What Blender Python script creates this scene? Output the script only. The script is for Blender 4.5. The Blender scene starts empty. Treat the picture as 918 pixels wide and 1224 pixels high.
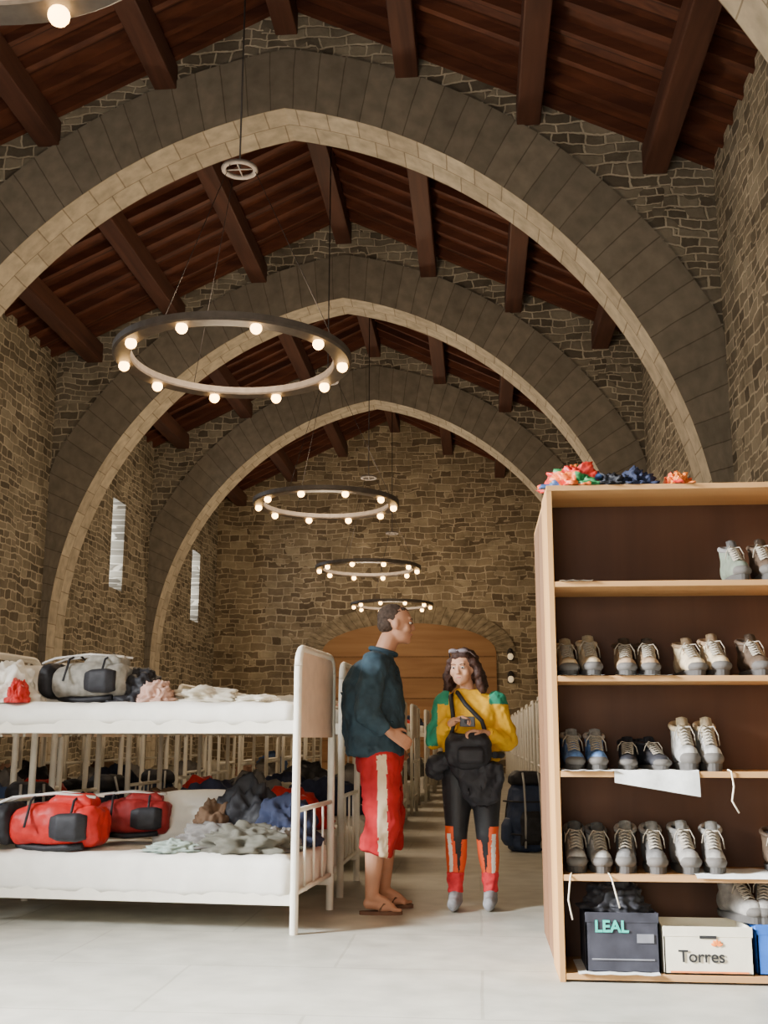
import bpy, bmesh, math, random
from mathutils import Vector, Matrix, noise, Euler
random.seed(7)
S=bpy.context.scene; COL=S.collection
pi=math.pi
def V(*a): return Vector(a)

# ---------------------------------------------------------------- materials
MC={}
def nt(m):
    m.use_nodes=True
    n=m.node_tree; return n,n.nodes,n.links,n.nodes['Principled BSDF']
def M(name,c,rough=.7,var=.18,scale=14,bump=.15,metal=0,emis=0,spec=.3,sheen=0):
    if name in MC: return MC[name]
    m=bpy.data.materials.new(name); t,N,L,P=nt(m)
    P.inputs['Roughness'].default_value=rough; P.inputs['Metallic'].default_value=metal
    P.inputs['Specular IOR Level'].default_value=spec
    c=tuple(c)+(1,)
    if emis:
        P.inputs['Base Color'].default_value=c
        P.inputs['Emission Color'].default_value=c; P.inputs['Emission Strength'].default_value=emis
    else:
        tc=N.new('ShaderNodeTexCoord'); no=N.new('ShaderNodeTexNoise'); no.inputs['Scale'].default_value=scale
        no.inputs['Detail'].default_value=4
        L.new(tc.outputs['Object'],no.inputs['Vector'])
        r=N.new('ShaderNodeValToRGB'); L.new(no.outputs['Fac'],r.inputs['Fac'])
        r.color_ramp.elements[0].position=.3; r.color_ramp.elements[1].position=.7
        r.color_ramp.elements[0].color=tuple(x*(1-var) for x in c[:3])+(1,)
        r.color_ramp.elements[1].color=tuple(min(1,x*(1+var)) for x in c[:3])+(1,)
        L.new(r.outputs['Color'],P.inputs['Base Color'])
        if bump:
            b=N.new('ShaderNodeBump'); b.inputs['Strength'].default_value=bump; b.inputs['Distance'].default_value=.01
            L.new(no.outputs['Fac'],b.inputs['Height']); L.new(b.outputs['Normal'],P.inputs['Normal'])
    MC[name]=m; return m
def stone(name,axes,c1,c2,cm,bw,rh,mort=.02,dist=.06,uv=False,off=.5,bstr=.6,squash=1.0,rough=.9,var=.45):
    m=bpy.data.materials.new(name); t,N,L,P=nt(m)
    P.inputs['Roughness'].default_value=rough; P.inputs['Specular IOR Level'].default_value=.2
    tc=N.new('ShaderNodeTexCoord')
    if uv: src=tc.outputs['UV']
    else:
        sp=N.new('ShaderNodeSeparateXYZ'); L.new(tc.outputs['Object'],sp.inputs[0])
        cb=N.new('ShaderNodeCombineXYZ'); L.new(sp.outputs[axes[0]],cb.inputs[0]); L.new(sp.outputs[axes[1]],cb.inputs[1])
        src=cb.outputs[0]
    n1=N.new('ShaderNodeTexNoise'); n1.inputs['Scale'].default_value=2.3; n1.inputs['Detail'].default_value=3
    L.new(src,n1.inputs['Vector'])
    s=N.new('ShaderNodeVectorMath'); s.operation='SUBTRACT'; s.inputs[1].default_value=(.5,.5,.5); L.new(n1.outputs['Color'],s.inputs[0])
    k=N.new('ShaderNodeVectorMath'); k.operation='SCALE'; k.inputs['Scale'].default_value=dist*2.5; L.new(s.outputs[0],k.inputs[0])
    a=N.new('ShaderNodeVectorMath'); a.operation='ADD'; L.new(src,a.inputs[0]); L.new(k.outputs[0],a.inputs[1])
    br=N.new('ShaderNodeTexBrick'); L.new(a.outputs[0],br.inputs['Vector'])
    br.offset=off; br.squash=squash; br.squash_frequency=3
    br.inputs['Scale'].default_value=1; br.inputs['Brick Width'].default_value=bw; br.inputs['Row Height'].default_value=rh
    br.inputs['Mortar Size'].default_value=mort; br.inputs['Mortar Smooth'].default_value=.35; br.inputs['Bias'].default_value=0
    br.inputs['Color1'].default_value=c1+(1,); br.inputs['Color2'].default_value=c2+(1,); br.inputs['Mortar'].default_value=cm+(1,)
    n2=N.new('ShaderNodeTexNoise'); n2.inputs['Scale'].default_value=5; n2.inputs['Detail'].default_value=6; L.new(src,n2.inputs['Vector'])
    rp=N.new('ShaderNodeValToRGB'); rp.color_ramp.elements[0].color=(1-var,1-var,1-var,1); rp.color_ramp.elements[1].color=(1+var,1+var,1+var,1)
    rp.color_ramp.elements[0].position=.3; rp.color_ramp.elements[1].position=.75
    L.new(n2.outputs['Fac'],rp.inputs['Fac'])
    mx=N.new('ShaderNodeMixRGB'); mx.blend_type='MULTIPLY'; mx.inputs[0].default_value=1
    L.new(br.outputs['Color'],mx.inputs[1]); L.new(rp.outputs['Color'],mx.inputs[2]); L.new(mx.outputs[0],P.inputs['Base Color'])
    hh=N.new('ShaderNodeMath'); hh.operation='MULTIPLY_ADD'; hh.inputs[1].default_value=-1; hh.inputs[2].default_value=1
    L.new(br.outputs['Fac'],hh.inputs[0])
    h2=N.new('ShaderNodeMath'); h2.operation='MULTIPLY_ADD'; h2.inputs[1].default_value=.5
    L.new(n2.outputs['Fac'],h2.inputs[0]); L.new(hh.outputs[0],h2.inputs[2])
    b=N.new('ShaderNodeBump'); b.inputs['Strength'].default_value=bstr; b.inputs['Distance'].default_value=.03
    L.new(h2.outputs[0],b.inputs['Height']); L.new(b.outputs['Normal'],P.inputs['Normal'])
    return m
def rubble(name,axes,cols,cm,k_=1.0,mort=.018):
    # coursed rubble : two irregular course sizes blended in patches, wavy joints, per-stone tone
    m=bpy.data.materials.new(name); t,N,L,P=nt(m)
    P.inputs['Roughness'].default_value=.92; P.inputs['Specular IOR Level'].default_value=.15
    tc=N.new('ShaderNodeTexCoord'); sp=N.new('ShaderNodeSeparateXYZ'); L.new(tc.outputs['Object'],sp.inputs[0])
    cb=N.new('ShaderNodeCombineXYZ'); L.new(sp.outputs[axes[0]],cb.inputs[0]); L.new(sp.outputs[axes[1]],cb.inputs[1]); src=cb.outputs[0]
    def warp(src,scale,amt,det=2):
        n1=N.new('ShaderNodeTexNoise'); n1.inputs['Scale'].default_value=scale; n1.inputs['Detail'].default_value=det; L.new(src,n1.inputs['Vector'])
        s=N.new('ShaderNodeVectorMath'); s.operation='SUBTRACT'; s.inputs[1].default_value=(.5,.5,.5); L.new(n1.outputs['Color'],s.inputs[0])
        k=N.new('ShaderNodeVectorMath'); k.operation='SCALE'; k.inputs['Scale'].default_value=amt; L.new(s.outputs[0],k.inputs[0])
        a=N.new('ShaderNodeVectorMath'); a.operation='ADD'; L.new(src,a.inputs[0]); L.new(k.outputs[0],a.inputs[1]); return a.outputs[0],n1
    w1,_=warp(src,1.6,.20,1); w2,nf=warp(w1,7,.065,3)
    def brick(bw,rh,off,sq,mo):
        br=N.new('ShaderNodeTexBrick'); L.new(w2,br.inputs['Vector']); br.offset=off; br.offset_frequency=2; br.squash=sq; br.squash_frequency=3
        br.inputs['Scale'].default_value=k_; br.inputs['Brick Width'].default_value=bw; br.inputs['Row Height'].default_value=rh
        br.inputs['Mortar Size'].default_value=mo; br.inputs['Mortar Smooth'].default_value=.6
        br.inputs['Color1'].default_value=(0,0,0,1); br.inputs['Color2'].default_value=(1,1,1,1); br.inputs['Mortar'].default_value=(.5,.5,.5,1); return br
    A=brick(.36,.155,.43,.62,mort); Bk=brick(.24,.112,.37,1.5,mort*.85)
    ms=N.new('ShaderNodeTexNoise'); ms.inputs['Scale'].default_value=.9; ms.inputs['Detail'].default_value=2; L.new(src,ms.inputs['Vector'])
    st=N.new('ShaderNodeMath'); st.operation='GREATER_THAN'; st.inputs[1].default_value=.52; L.new(ms.outputs['Fac'],st.inputs[0])
    mc=N.new('ShaderNodeMixRGB'); L.new(st.outputs[0],mc.inputs[0]); L.new(A.outputs['Color'],mc.inputs[1]); L.new(Bk.outputs['Color'],mc.inputs[2])
    mf=N.new('ShaderNodeMixRGB'); L.new(st.outputs[0],mf.inputs[0]); L.new(A.outputs['Fac'],mf.inputs[1]); L.new(Bk.outputs['Fac'],mf.inputs[2])
    r=N.new('ShaderNodeValToRGB'); els=r.color_ramp.elements
    while len(els)<len(cols): els.new(.5)
    for i,c in enumerate(cols): els[i].position=i/(len(cols)-1); els[i].color=c+(1,)
    L.new(mc.outputs[0],r.inputs['Fac'])
    mx=N.new('ShaderNodeMixRGB'); L.new(mf.outputs[0],mx.inputs[0]); L.new(r.outputs['Color'],mx.inputs[1]); mx.inputs[2].default_value=cm+(1,)
    n2=N.new('ShaderNodeTexNoise'); n2.inputs['Scale'].default_value=1.3; n2.inputs['Detail'].default_value=9; n2.inputs['Roughness'].default_value=.7; L.new(src,n2.inputs['Vector'])
    rp=N.new('ShaderNodeValToRGB'); rp.color_ramp.elements[0].color=(.6,.59,.57,1); rp.color_ramp.elements[1].color=(1.4,1.4,1.4,1)
    rp.color_ramp.elements[0].position=.3; rp.color_ramp.elements[1].position=.7; L.new(n2.outputs['Fac'],rp.inputs['Fac'])
    m2=N.new('ShaderNodeMixRGB'); m2.blend_type='MULTIPLY'; m2.inputs[0].default_value=1; L.new(mx.outputs[0],m2.inputs[1]); L.new(rp.outputs['Color'],m2.inputs[2])
    L.new(m2.outputs[0],P.inputs['Base Color'])
    iv=N.new('ShaderNodeMath'); iv.operation='SUBTRACT'; iv.inputs[0].default_value=1; L.new(mf.outputs[0],iv.inputs[1])
    h2=N.new('ShaderNodeMath'); h2.operation='MULTIPLY_ADD'; h2.inputs[1].default_value=.7; L.new(nf.outputs['Fac'],h2.inputs[0]); L.new(iv.outputs[0],h2.inputs[2])
    b=N.new('ShaderNodeBump'); b.inputs['Strength'].default_value=.6; b.inputs['Distance'].default_value=.03
    L.new(h2.outputs[0],b.inputs['Height']); L.new(b.outputs['Normal'],P.inputs['Normal'])
    return m
def wood(name,c1,c2,axis=0,scale=6,stretch=.08,rough=.6,boards=0):
    m=bpy.data.materials.new(name); t,N,L,P=nt(m); P.inputs['Roughness'].default_value=rough
    P.inputs['Specular IOR Level'].default_value=.3
    tc=N.new('ShaderNodeTexCoord'); mp=N.new('ShaderNodeMapping'); sc=[1,1,1]; sc[axis]=stretch
    mp.inputs['Scale'].default_value=sc; L.new(tc.outputs['Object'],mp.inputs[0])
    no=N.new('ShaderNodeTexNoise'); no.inputs['Scale'].default_value=scale; no.inputs['Detail'].default_value=6; no.inputs['Distortion'].default_value=.6
    L.new(mp.outputs[0],no.inputs['Vector']); r=N.new('ShaderNodeValToRGB')
    r.color_ramp.elements[0].position=.35; r.color_ramp.elements[1].position=.7
    r.color_ramp.elements[0].color=c1+(1,); r.color_ramp.elements[1].color=c2+(1,)
    L.new(no.outputs['Fac'],r.inputs['Fac']); last=r.outputs['Color']
    if boards:
        w=N.new('ShaderNodeTexWave'); w.wave_type='BANDS'; w.bands_direction='XYZ'[0 if axis==1 else 1]
        w.wave_profile='SAW'; w.inputs['Scale'].default_value=boards
        L.new(tc.outputs['Object'],w.inputs['Vector'])
        rr=N.new('ShaderNodeValToRGB'); rr.color_ramp.elements[0].position=0; rr.color_ramp.elements[0].color=(.25,.25,.25,1)
        rr.color_ramp.elements[1].position=.12; rr.color_ramp.elements[1].color=(1,1,1,1)
        L.new(w.outputs['Fac'],rr.inputs['Fac'])
        mx=N.new('ShaderNodeMixRGB'); mx.blend_type='MULTIPLY'; mx.inputs[0].default_value=1
        L.new(last,mx.inputs[1]); L.new(rr.outputs['Color'],mx.inputs[2]); last=mx.outputs[0]
    L.new(last,P.inputs['Base Color'])
    b=N.new('ShaderNodeBump'); b.inputs['Strength'].default_value=.2; b.inputs['Distance'].default_value=.01
    L.new(no.outputs['Fac'],b.inputs['Height']); L.new(b.outputs['Normal'],P.inputs['Normal'])
    return m
def patches(name,cols,scale=9,rough=.5):
    m=bpy.data.materials.new(name); t,N,L,P=nt(m); P.inputs['Roughness'].default_value=rough
    tc=N.new('ShaderNodeTexCoord'); v=N.new('ShaderNodeTexVoronoi'); v.inputs['Scale'].default_value=scale
    L.new(tc.outputs['Object'],v.inputs['Vector']); sp=N.new('ShaderNodeSeparateColor'); L.new(v.outputs['Color'],sp.inputs[0])
    r=N.new('ShaderNodeValToRGB'); r.color_ramp.interpolation='CONSTANT'
    els=r.color_ramp.elements
    while len(els)<len(cols): els.new(.5)
    for i,c in enumerate(cols):
        els[i].position=i/len(cols); els[i].color=tuple(c)+(1,)
    L.new(sp.outputs[0],r.inputs['Fac']); L.new(r.outputs['Color'],P.inputs['Base Color']); MC[name]=m; return m

# ---------------------------------------------------------------- object helpers
def link(o,parent=None):
    COL.objects.link(o)
    if parent is not None: o.parent=parent
    return o
def mesh_obj(name,bm,mats,parent=None,loc=None,smooth=False,rot=None):
    me=bpy.data.meshes.new(name); bm.normal_update(); bm.to_mesh(me); bm.free()
    for m in (mats if isinstance(mats,(list,tuple)) else [mats]): me.materials.append(m)
    if smooth: me.polygons.foreach_set('use_smooth',[True]*len(me.polygons))
    o=bpy.data.objects.new(name,me); link(o,parent)
    if loc is not None: o.location=loc
    if rot is not None: o.rotation_euler=rot
    return o
def empty(name,loc,rotz=0,label=None,cat=None,group=None):
    o=bpy.data.objects.new(name,None); o.empty_display_size=.2; link(o); o.location=loc; o.rotation_euler=(0,0,rotz)
    if label: tag(o,label,cat,group)
    return o
def tag(o,label,cat,group=None):
    o['label']=label; o['category']=cat
    if group: o['group']=group
    return o
def struct(o,label=None):
    o['kind']='structure'
    if label: o['label']=label
    return o
def box(bm,x0,x1,y0,y1,z0,z1,mi=0,bev=0):
    r=bmesh.ops.create_cube(bm,size=1); vs=r['verts']
    for v in vs:
        v.co=Vector(((x0+x1)/2+v.co.x*(x1-x0),(y0+y1)/2+v.co.y*(y1-y0),(z0+z1)/2+v.co.z*(z1-z0)))
    fs=set(f for v in vs for f in v.link_faces)
    for f in fs: f.material_index=mi
    if bev:
        es=list(set(e for v in vs for e in v.link_edges))
        bmesh.ops.bevel(bm,geom=es,offset=bev,segments=2,affect='EDGES',profile=.6)
def B(name,x0,x1,y0,y1,z0,z1,mat,parent=None,bev=.004,smooth=False):
    bm=bmesh.new(); box(bm,x0,x1,y0,y1,z0,z1,0,bev); return mesh_obj(name,bm,mat,parent,smooth=smooth)
def frame(d):
    d=d.normalized(); return d.to_track_quat('Z','Y').to_matrix().to_4x4()
def cap(bm,p0,p1,r0,r1=None,s0=True,s1=True,seg=14):
    p0=Vector(p0);p1=Vector(p1)
    if r1 is None: r1=r0
    d=p1-p0
    if d.length>1e-5:
        bmesh.ops.create_cone(bm,cap_ends=True,segments=seg,radius1=r0,radius2=r1,depth=d.length,matrix=Matrix.Translation((p0+p1)/2)@frame(d))
    if s0: bmesh.ops.create_uvsphere(bm,u_segments=seg,v_segments=8,radius=r0,matrix=Matrix.Translation(p0))
    if s1: bmesh.ops.create_uvsphere(bm,u_segments=seg,v_segments=8,radius=r1,matrix=Matrix.Translation(p1))
def chain(bm,pts,rad,seg=14,s0=True,s1=True):
    for i in range(len(pts)-1):
        cap(bm,pts[i],pts[i+1],rad[i],rad[i+1],s0 if i==0 else True,s1 if i==len(pts)-2 else False,seg)
def ell(bm,c,r,rot=None,seg=20):
    mtx=Matrix.Translation(Vector(c))@(rot.to_4x4() if rot is not None else Matrix.Identity(4))@Matrix.Diagonal((r[0],r[1],r[2],1))
    bmesh.ops.create_uvsphere(bm,u_segments=seg,v_segments=seg//2,radius=1,matrix=mtx)
def tube(bm,pts,r,seg=8,closed=False,mi=0):
    pts=[Vector(p) for p in pts]; n=len(pts); rings=[]
    up=None
    for i in range(n):
        if closed: d=pts[(i+1)%n]-pts[i-1]
        else: d=pts[min(i+1,n-1)]-pts[max(i-1,0)]
        d.normalize()
        if up is None: up=d.orthogonal().normalized()
        up=(up-d*up.dot(d))
        if up.length<1e-6: up=d.orthogonal()
        up.normalize(); s=d.cross(up)
        rr=r[i] if isinstance(r,(list,tuple)) else r
        rings.append([bm.verts.new(pts[i]+rr*(math.cos(a)*up+math.sin(a)*s)) for a in [2*pi*j/seg for j in range(seg)]])
    m=n if closed else n-1
    for i in range(m):
        A=rings[i];C=rings[(i+1)%n]
        for j in range(seg):
            f=bm.faces.new((A[j],A[(j+1)%seg],C[(j+1)%seg],C[j])); f.material_index=mi; f.smooth=True
    if not closed:
        bm.faces.new(list(reversed(rings[0]))).material_index=mi; bm.faces.new(rings[-1]).material_index=mi
def loft(bm,rings,seg=24,p=2.0):
    R=[]
    for (cx,cy,z,rx,ry) in rings:
        row=[]
        for j in range(seg):
            a=2*pi*j/seg; c=math.cos(a); s=math.sin(a)
            row.append(bm.verts.new((cx+rx*math.copysign(abs(c)**(2/p),c),cy+ry*math.copysign(abs(s)**(2/p),s),z)))
        R.append(row)
    for i in range(len(R)-1):
        for j in range(seg):
            bm.faces.new((R[i][j],R[i][(j+1)%seg],R[i+1][(j+1)%seg],R[i+1][j]))
    bm.faces.new(list(reversed(R[0]))); bm.faces.new(R[-1])
def blob(name,bm,mats,parent=None,voxel=.008,sm=4,fn=None,loc=None,disp=0,dscale=8):
    o=mesh_obj(name,bm,mats,parent)
    m=o.modifiers.new('r','REMESH'); m.mode='VOXEL'; m.voxel_size=voxel
    if sm:
        s=o.modifiers.new('s','SMOOTH'); s.iterations=sm; s.factor=.5
    bpy.context.view_layer.update()
    dg=bpy.context.evaluated_depsgraph_get()
    me=bpy.data.meshes.new_from_object(o.evaluated_get(dg)); o.modifiers.clear()
    old=o.data; o.data=me; bpy.data.meshes.remove(old)
    me.materials.clear()
    for mm in (mats if isinstance(mats,(list,tuple)) else [mats]): me.materials.append(mm)
    if disp:
        for v in me.vertices:
            v.co+=v.normal*disp*(noise.fractal(v.co*dscale,1.0,2.0,3))
    me.polygons.foreach_set('use_smooth',[True]*len(me.polygons))
    if fn:
        for p in me.polygons: p.material_index=fn(p.center)
    if loc is not None: o.location=loc
    me.name=name
    return o
def dup(o,parent=None,loc=None,rot=None):
    c=o.copy(); COL.objects.link(c)
    if parent is not None: c.parent=parent
    if loc is not None: c.location=loc
    if rot is not None: c.rotation_euler=rot
    return c
def dup_tree(root,loc,rotz=None,scale=None):
    c=root.copy(); COL.objects.link(c); c.location=loc
    if rotz is not None: c.rotation_euler=(c.rotation_euler[0],c.rotation_euler[1],rotz)
    if scale: c.scale=scale
    def rec(a,b):
        for k in a.children:
            kk=k.copy(); COL.objects.link(kk); kk.parent=b; kk.matrix_parent_inverse=k.matrix_parent_inverse.copy(); rec(k,kk)
    rec(root,c); return c

# ---------------------------------------------------------------- camera
f=1300.; VPX,VPY,ROLL=572-459,612-882,.015
cam=bpy.data.cameras.new('camera'); co=bpy.data.objects.new('camera',cam); link(co)
cam.sensor_fit='VERTICAL'; cam.sensor_height=24; cam.lens=f/1224*24; cam.clip_end=200; cam.clip_start=.05
ya=Vector((VPX,VPY,-f)).normalized(); g=Vector((-ROLL,1,0)); za=(g-ya*g.dot(ya)).normalized(); xa=ya.cross(za)
Rm=Matrix((xa,ya,za))
mw=Rm.to_4x4(); mw.translation=Vector((0,0,1.0)); co.matrix_world=mw
S.camera=co

# ---------------------------------------------------------------- shell
CX=-2.4; W=5.42; YF=-3.2; YB=32.0; RZ=10.55; SL=.48
def zr(dx): return RZ-SL*abs(dx)
st_x=rubble('rubble_masonry_frontal',(0,2),[(.105,.09,.07),(.155,.135,.105),(.21,.185,.145),(.29,.26,.20)],(.46,.41,.32))
st_y=rubble('rubble_masonry_side',(1,2),[(.125,.107,.082),(.185,.16,.122),(.25,.22,.165),(.33,.295,.225)],(.50,.44,.34))
st_v=stone('voussoir_stone',(0,1),(.20,.176,.14),(.245,.215,.17),(.13,.11,.083),.30,3.,.008,.012,uv=True,off=0,bstr=.3,var=.2)
st_s=stone('dressed_soffit_stone',(0,1),(.47,.41,.315),(.57,.505,.39),(.30,.25,.18),.42,.40,.010,.012,uv=True,bstr=.3,var=.25)
fl=stone('floor_stone_slabs',(0,1),(.40,.385,.325),(.44,.42,.355),(.34,.32,.265),1.3,.85,.008,.01,bstr=.05,rough=.42,var=.18)
roofw=wood('roof_boards',(.075,.024,.014),(.15,.050,.026),axis=0,scale=5,boards=.9)
beamw=wood('roof_beam_wood',(.065,.027,.019),(.12,.050,.032),axis=1,scale=6)

bm=bmesh.new(); box(bm,CX-W-.3,CX+W+.3,YF-.3,YB+.3,-.2,0); struct(mesh_obj('floor',bm,fl),'pale grey stone slab floor')
def side_wall(name,x,sgn,wins,depth=.6):
    bm=bmesh.new(); H=zr(W)+.1
    ys=sorted(set([YF,YB]+[w for a in wins for w in (a[0],a[1])])); 
    def q(a,b,c,d):
        vs=[bm.verts.new(p) for p in (a,b,c,d)]; bm.faces.new(vs)
    for i in range(len(ys)-1):
        y0,y1=ys[i],ys[i+1]; w=[a for a in wins if a[0]<=y0+.001 and a[1]>=y1-.001]
        if w:
            z0,z1=w[0][2],w[0][3]
            q((x,y0,0),(x,y1,0),(x,y1,z0),(x,y0,z0)); q((x,y0,z1),(x,y1,z1),(x,y1,H),(x,y0,H))
            X=x+sgn*depth; i0=y0+.1; i1=y1-.1
            q((x,y0,z0),(x,y1,z0),(X,i1,z0+.1),(X,i0,z0+.1)); q((x,y0,z1),(x,y1,z1),(X,i1,z1-.05),(X,i0,z1-.05))
            q((x,y0,z0),(x,y0,z1),(X,i0,z1-.05),(X,i0,z0+.1)); q((x,y1,z0),(x,y1,z1),(X,i1,z1-.05),(X,i1,z0+.1))
        else: q((x,y0,0),(x,y1,0),(x,y1,H),(x,y0,H))
    X=x+sgn*(depth+.05); q((X,YF,0),(X,YB,0),(X,YB,H),(X,YF,H))
    return struct(mesh_obj(name,bm,st_y),'rubble stone side wall')
wl=[(.6,2.6,1.6,5.0)]+[(y-.42,y+.42,4.15,6.1) for y in (9.9,16.1,22.9,29.6)]
side_wall('wall_left',CX-W,-1,wl); side_wall('wall_right',CX+W,1,[])
leadm=M('window_lead',(.12,.12,.13),.5)
for k,a in enumerate(wl):
    pane=M('daylight_glass_%d'%(k if k<4 else 4),(.55,.70,.86),emis=(.9,.4,.4,.22,.65)[k])
    X=CX-(W+.55); yc=(a[0]+a[1])/2
    bm=bmesh.new(); box(bm,X-.01,X+.01,a[0]+.1,a[1]-.1,a[2]+.1,a[3]-.05)
    for j in range(5): box(bm,X-.02,X+.02,a[0]+.1,a[1]-.1,a[2]+.4*j+.1,a[2]+.4*j+.12,1)
    box(bm,X-.02,X+.02,yc-.01,yc+.01,a[2]+.1,a[3]-.05,1)
    struct(mesh_obj('window_%d'%(k+1),bm,[pane,leadm]),'narrow leaded daylight window')
bm=bmesh.new()
def poly(bm,pts,mi=0):
    f_=bm.faces.new([bm.verts.new(p) for p in pts]); f_.material_index=mi; return f_
ex=.2
poly(bm,[(CX-W,YB,0),(CX+W,YB,0),(CX+W,YB,zr(W)+ex),(CX,YB,RZ+ex),(CX-W,YB,zr(W)+ex)])
struct(mesh_obj('wall_back',bm,rubble('rubble_masonry_end',(0,2),[(.145,.11,.073),(.215,.168,.112),(.29,.23,.15),(.38,.315,.21)],(.48,.40,.28),.75)),'rubble stone end wall')
bm=bmesh.new()
dx0,dx1,dz=-3.6,-.2,3.2
poly(bm,[(CX-W,YF,0),(dx0,YF,0),(dx0,YF,dz),(CX-W,YF,dz)]); poly(bm,[(dx1,YF,0),(CX+W,YF,0),(CX+W,YF,dz),(dx1,YF,dz)])
poly(bm,[(CX-W,YF,dz),(CX+W,YF,dz),(CX+W,YF,zr(W)+ex),(CX,YF,RZ+ex),(CX-W,YF,zr(W)+ex)])
struct(mesh_obj('wall_front',bm,st_x),'rubble stone wall with open doorway')
bm=bmesh.new()
for s in (-1,1):
    e=.25
    poly(bm,[(CX,YF-.1,RZ+.12),(CX,YB+.1,RZ+.12),(CX+s*(W+e),YB+.1,zr(W+e)+.12),(CX+s*(W+e),YF-.1,zr(W+e)+.12)])
    y=YF+.3
    while y<YB:
        vs=[]
        for (xx,zz) in ((0,RZ),(W,zr(W))):
            for yy in (y,y+.09):
                for d in (0.12,-.02): vs.append(bm.verts.new((CX+s*xx,yy,zz+d)))
        a=vs; 
        for idx in ((0,2,6,4),(1,3,7,5),(0,1,5,4),(2,3,7,6)): bm.faces.new([a[i] for i in idx])
        y+=.5
struct(mesh_obj('ceiling',bm,roofw),'dark red-brown boarded roof with rafters')
ARCH=[6.43,12.7,18.97,25.24]; R=6.38; e=1.1; T=.72; TH=.85; zc=9.04-math.sqrt(R*R-e*e)
def arch(i,Y0):
    n=36; pa=math.acos(e/R); po=math.acos(e/(R+TH)); inn=[];out=[];arc=[]
    inn.append((R-e,0)); out.append((W,0)); arc.append(-zc)
    for j in range(n+1):
        t=j/n; a=pa*t; b=po*t
        inn.append((-e+R*math.cos(a),zc+R*math.sin(a)))
        ox,oz=-e+(R+TH)*math.cos(b),zc+(R+TH)*math.sin(b)
        if ox>W:
            kk=(W+e)/math.cos(b); ox,oz=W,zc+kk*math.sin(b)
        out.append((ox,oz)); arc.append(R*a)
    inn+= [(-x,z) for x,z in reversed(inn[:-1])]; out+=[(-x,z) for x,z in reversed(out[:-1])]
    arc+= [2*arc[-1]-a for a in reversed(arc[:-1])]
    bm=bmesh.new(); uvl=bm.loops.layers.uv.new('UVMap'); ya_,yb=Y0-.04,Y0+T+.04
    def q(ps,uvs,mi):
        try: f_=bm.faces.new([bm.verts.new(p) for p in ps])
        except: return
        f_.material_index=mi
        for l,u in zip(f_.loops,uvs): l[uvl].uv=u
    N_=len(inn)
    for j in range(N_-1):
        (a,b),(c,d)=inn[j],inn[j+1]; (p,q_),(r,s)=out[j],out[j+1]; u0,u1=arc[j]+20,arc[j+1]+20
        q([(CX+a,ya_,b),(CX+p,ya_,q_),(CX+r,ya_,s),(CX+c,ya_,d)],[(u0,.5),(u0,1.3),(u1,1.3),(u1,.5)],0)
        q([(CX+a,yb,b),(CX+p,yb,q_),(CX+r,yb,s),(CX+c,yb,d)],[(u0,.5),(u0,1.3),(u1,1.3),(u1,.5)],0)
        q([(CX+a,ya_,b),(CX+a,yb,b),(CX+c,yb,d),(CX+c,ya_,d)],[(u0,0),(u0,yb-ya_),(u1,yb-ya_),(u1,0)],1)
        q([(CX+p,ya_,q_),(CX+p,yb,q_),(CX+r,yb,s),(CX+r,ya_,s)],[(u0,0),(u0,1),(u1,1),(u1,0)],0)
    struct(mesh_obj('trim_%d'%i,bm,[st_v,st_s]),'pointed dressed-stone arch ring with pale soffit')
    bm=bmesh.new()
    for j in range(N_-1):
        (p,q_),(r,s)=out[j],out[j+1]
        if abs(p-r)<1e-5: continue
        for Y in (Y0,Y0+T):
            poly(bm,[(CX+p,Y,q_),(CX+p,Y,zr(p)+.12),(CX+r,Y,zr(r)+.12),(CX+r,Y,s)])
    struct(mesh_obj('wall_arch_%d'%i,bm,st_x),'rubble spandrel wall above the pointed arch')
for i,y in enumerate(ARCH): arch(i+1,y)
edges=[YF]+[v for y in ARCH for v in (y,y+T)]+[YB]; first=None
for b in range(0,len(edges),2):
    y0,y1=edges[b],edges[b+1]
    for dx in (-4.7,-3.15,-1.6,0,1.6,3.15,4.7):
        w=.15; dpt=.36; zt=zr(dx)-(.03 if dx else .06)
        bm=bmesh.new(); box(bm,CX+dx-w,CX+dx+w,y0,y1,zt-dpt,zt,0,.02)
        if b: box(bm,CX+dx-w*.8,CX+dx+w*.8,y0,y0+.35,zt-dpt-.14,zt-dpt,0,.02)
        o=mesh_obj('ceiling_beam',bm,beamw); struct(o,'heavy dark timber purlin')
dw=wood('varnished_door_wood',(.28,.14,.055),(.38,.21,.088),axis=0,scale=5,boards=0)
bm=bmesh.new(); c0=-2.0; hw=2.55; yb=YB-.02
pts=[(c0-hw,0),(c0+hw,0)]+[(c0+hw*math.cos(a),3.45+.85*math.sin(a)) for a in [pi*j/16 for j in range(17)]]
fr=bm.faces.new([bm.verts.new((x,yb-.08,z)) for x,z in pts])
r=bmesh.ops.extrude_face_region(bm,geom=[fr]); bmesh.ops.translate(bm,verts=[v for v in r['geom'] if isinstance(v,bmesh.types.BMVert)],vec=(0,.08,0))
for j in range(6): box(bm,c0-hw+.03,c0+hw-.03,yb-.10,yb-.08,.3+j*.6,.33+j*.6,1)
struct(mesh_obj('door_1',bm,[dw,M('door_seam',(.20,.10,.04))]),'wide segmental-arched varnished wooden doorway')
bm=bmesh.new(); uvl=bm.loops.layers.uv.new('UVMap')
for j in range(24):
    a0,a1=pi*j/24,pi*(j+1)/24
    P=[]
    for a,rr in ((a0,0),(a0,.55),(a1,.55),(a1,0)): P.append((c0+(hw+rr)*math.cos(a),yb-.06,3.45+(.85+rr)*math.sin(a)))
    f_=bm.faces.new([bm.verts.new(p) for p in P])
    for l,u in zip(f_.loops,((a0*3,.5),(a0*3,1),(a1*3,1),(a1*3,.5))): l[uvl].uv=u
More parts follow.
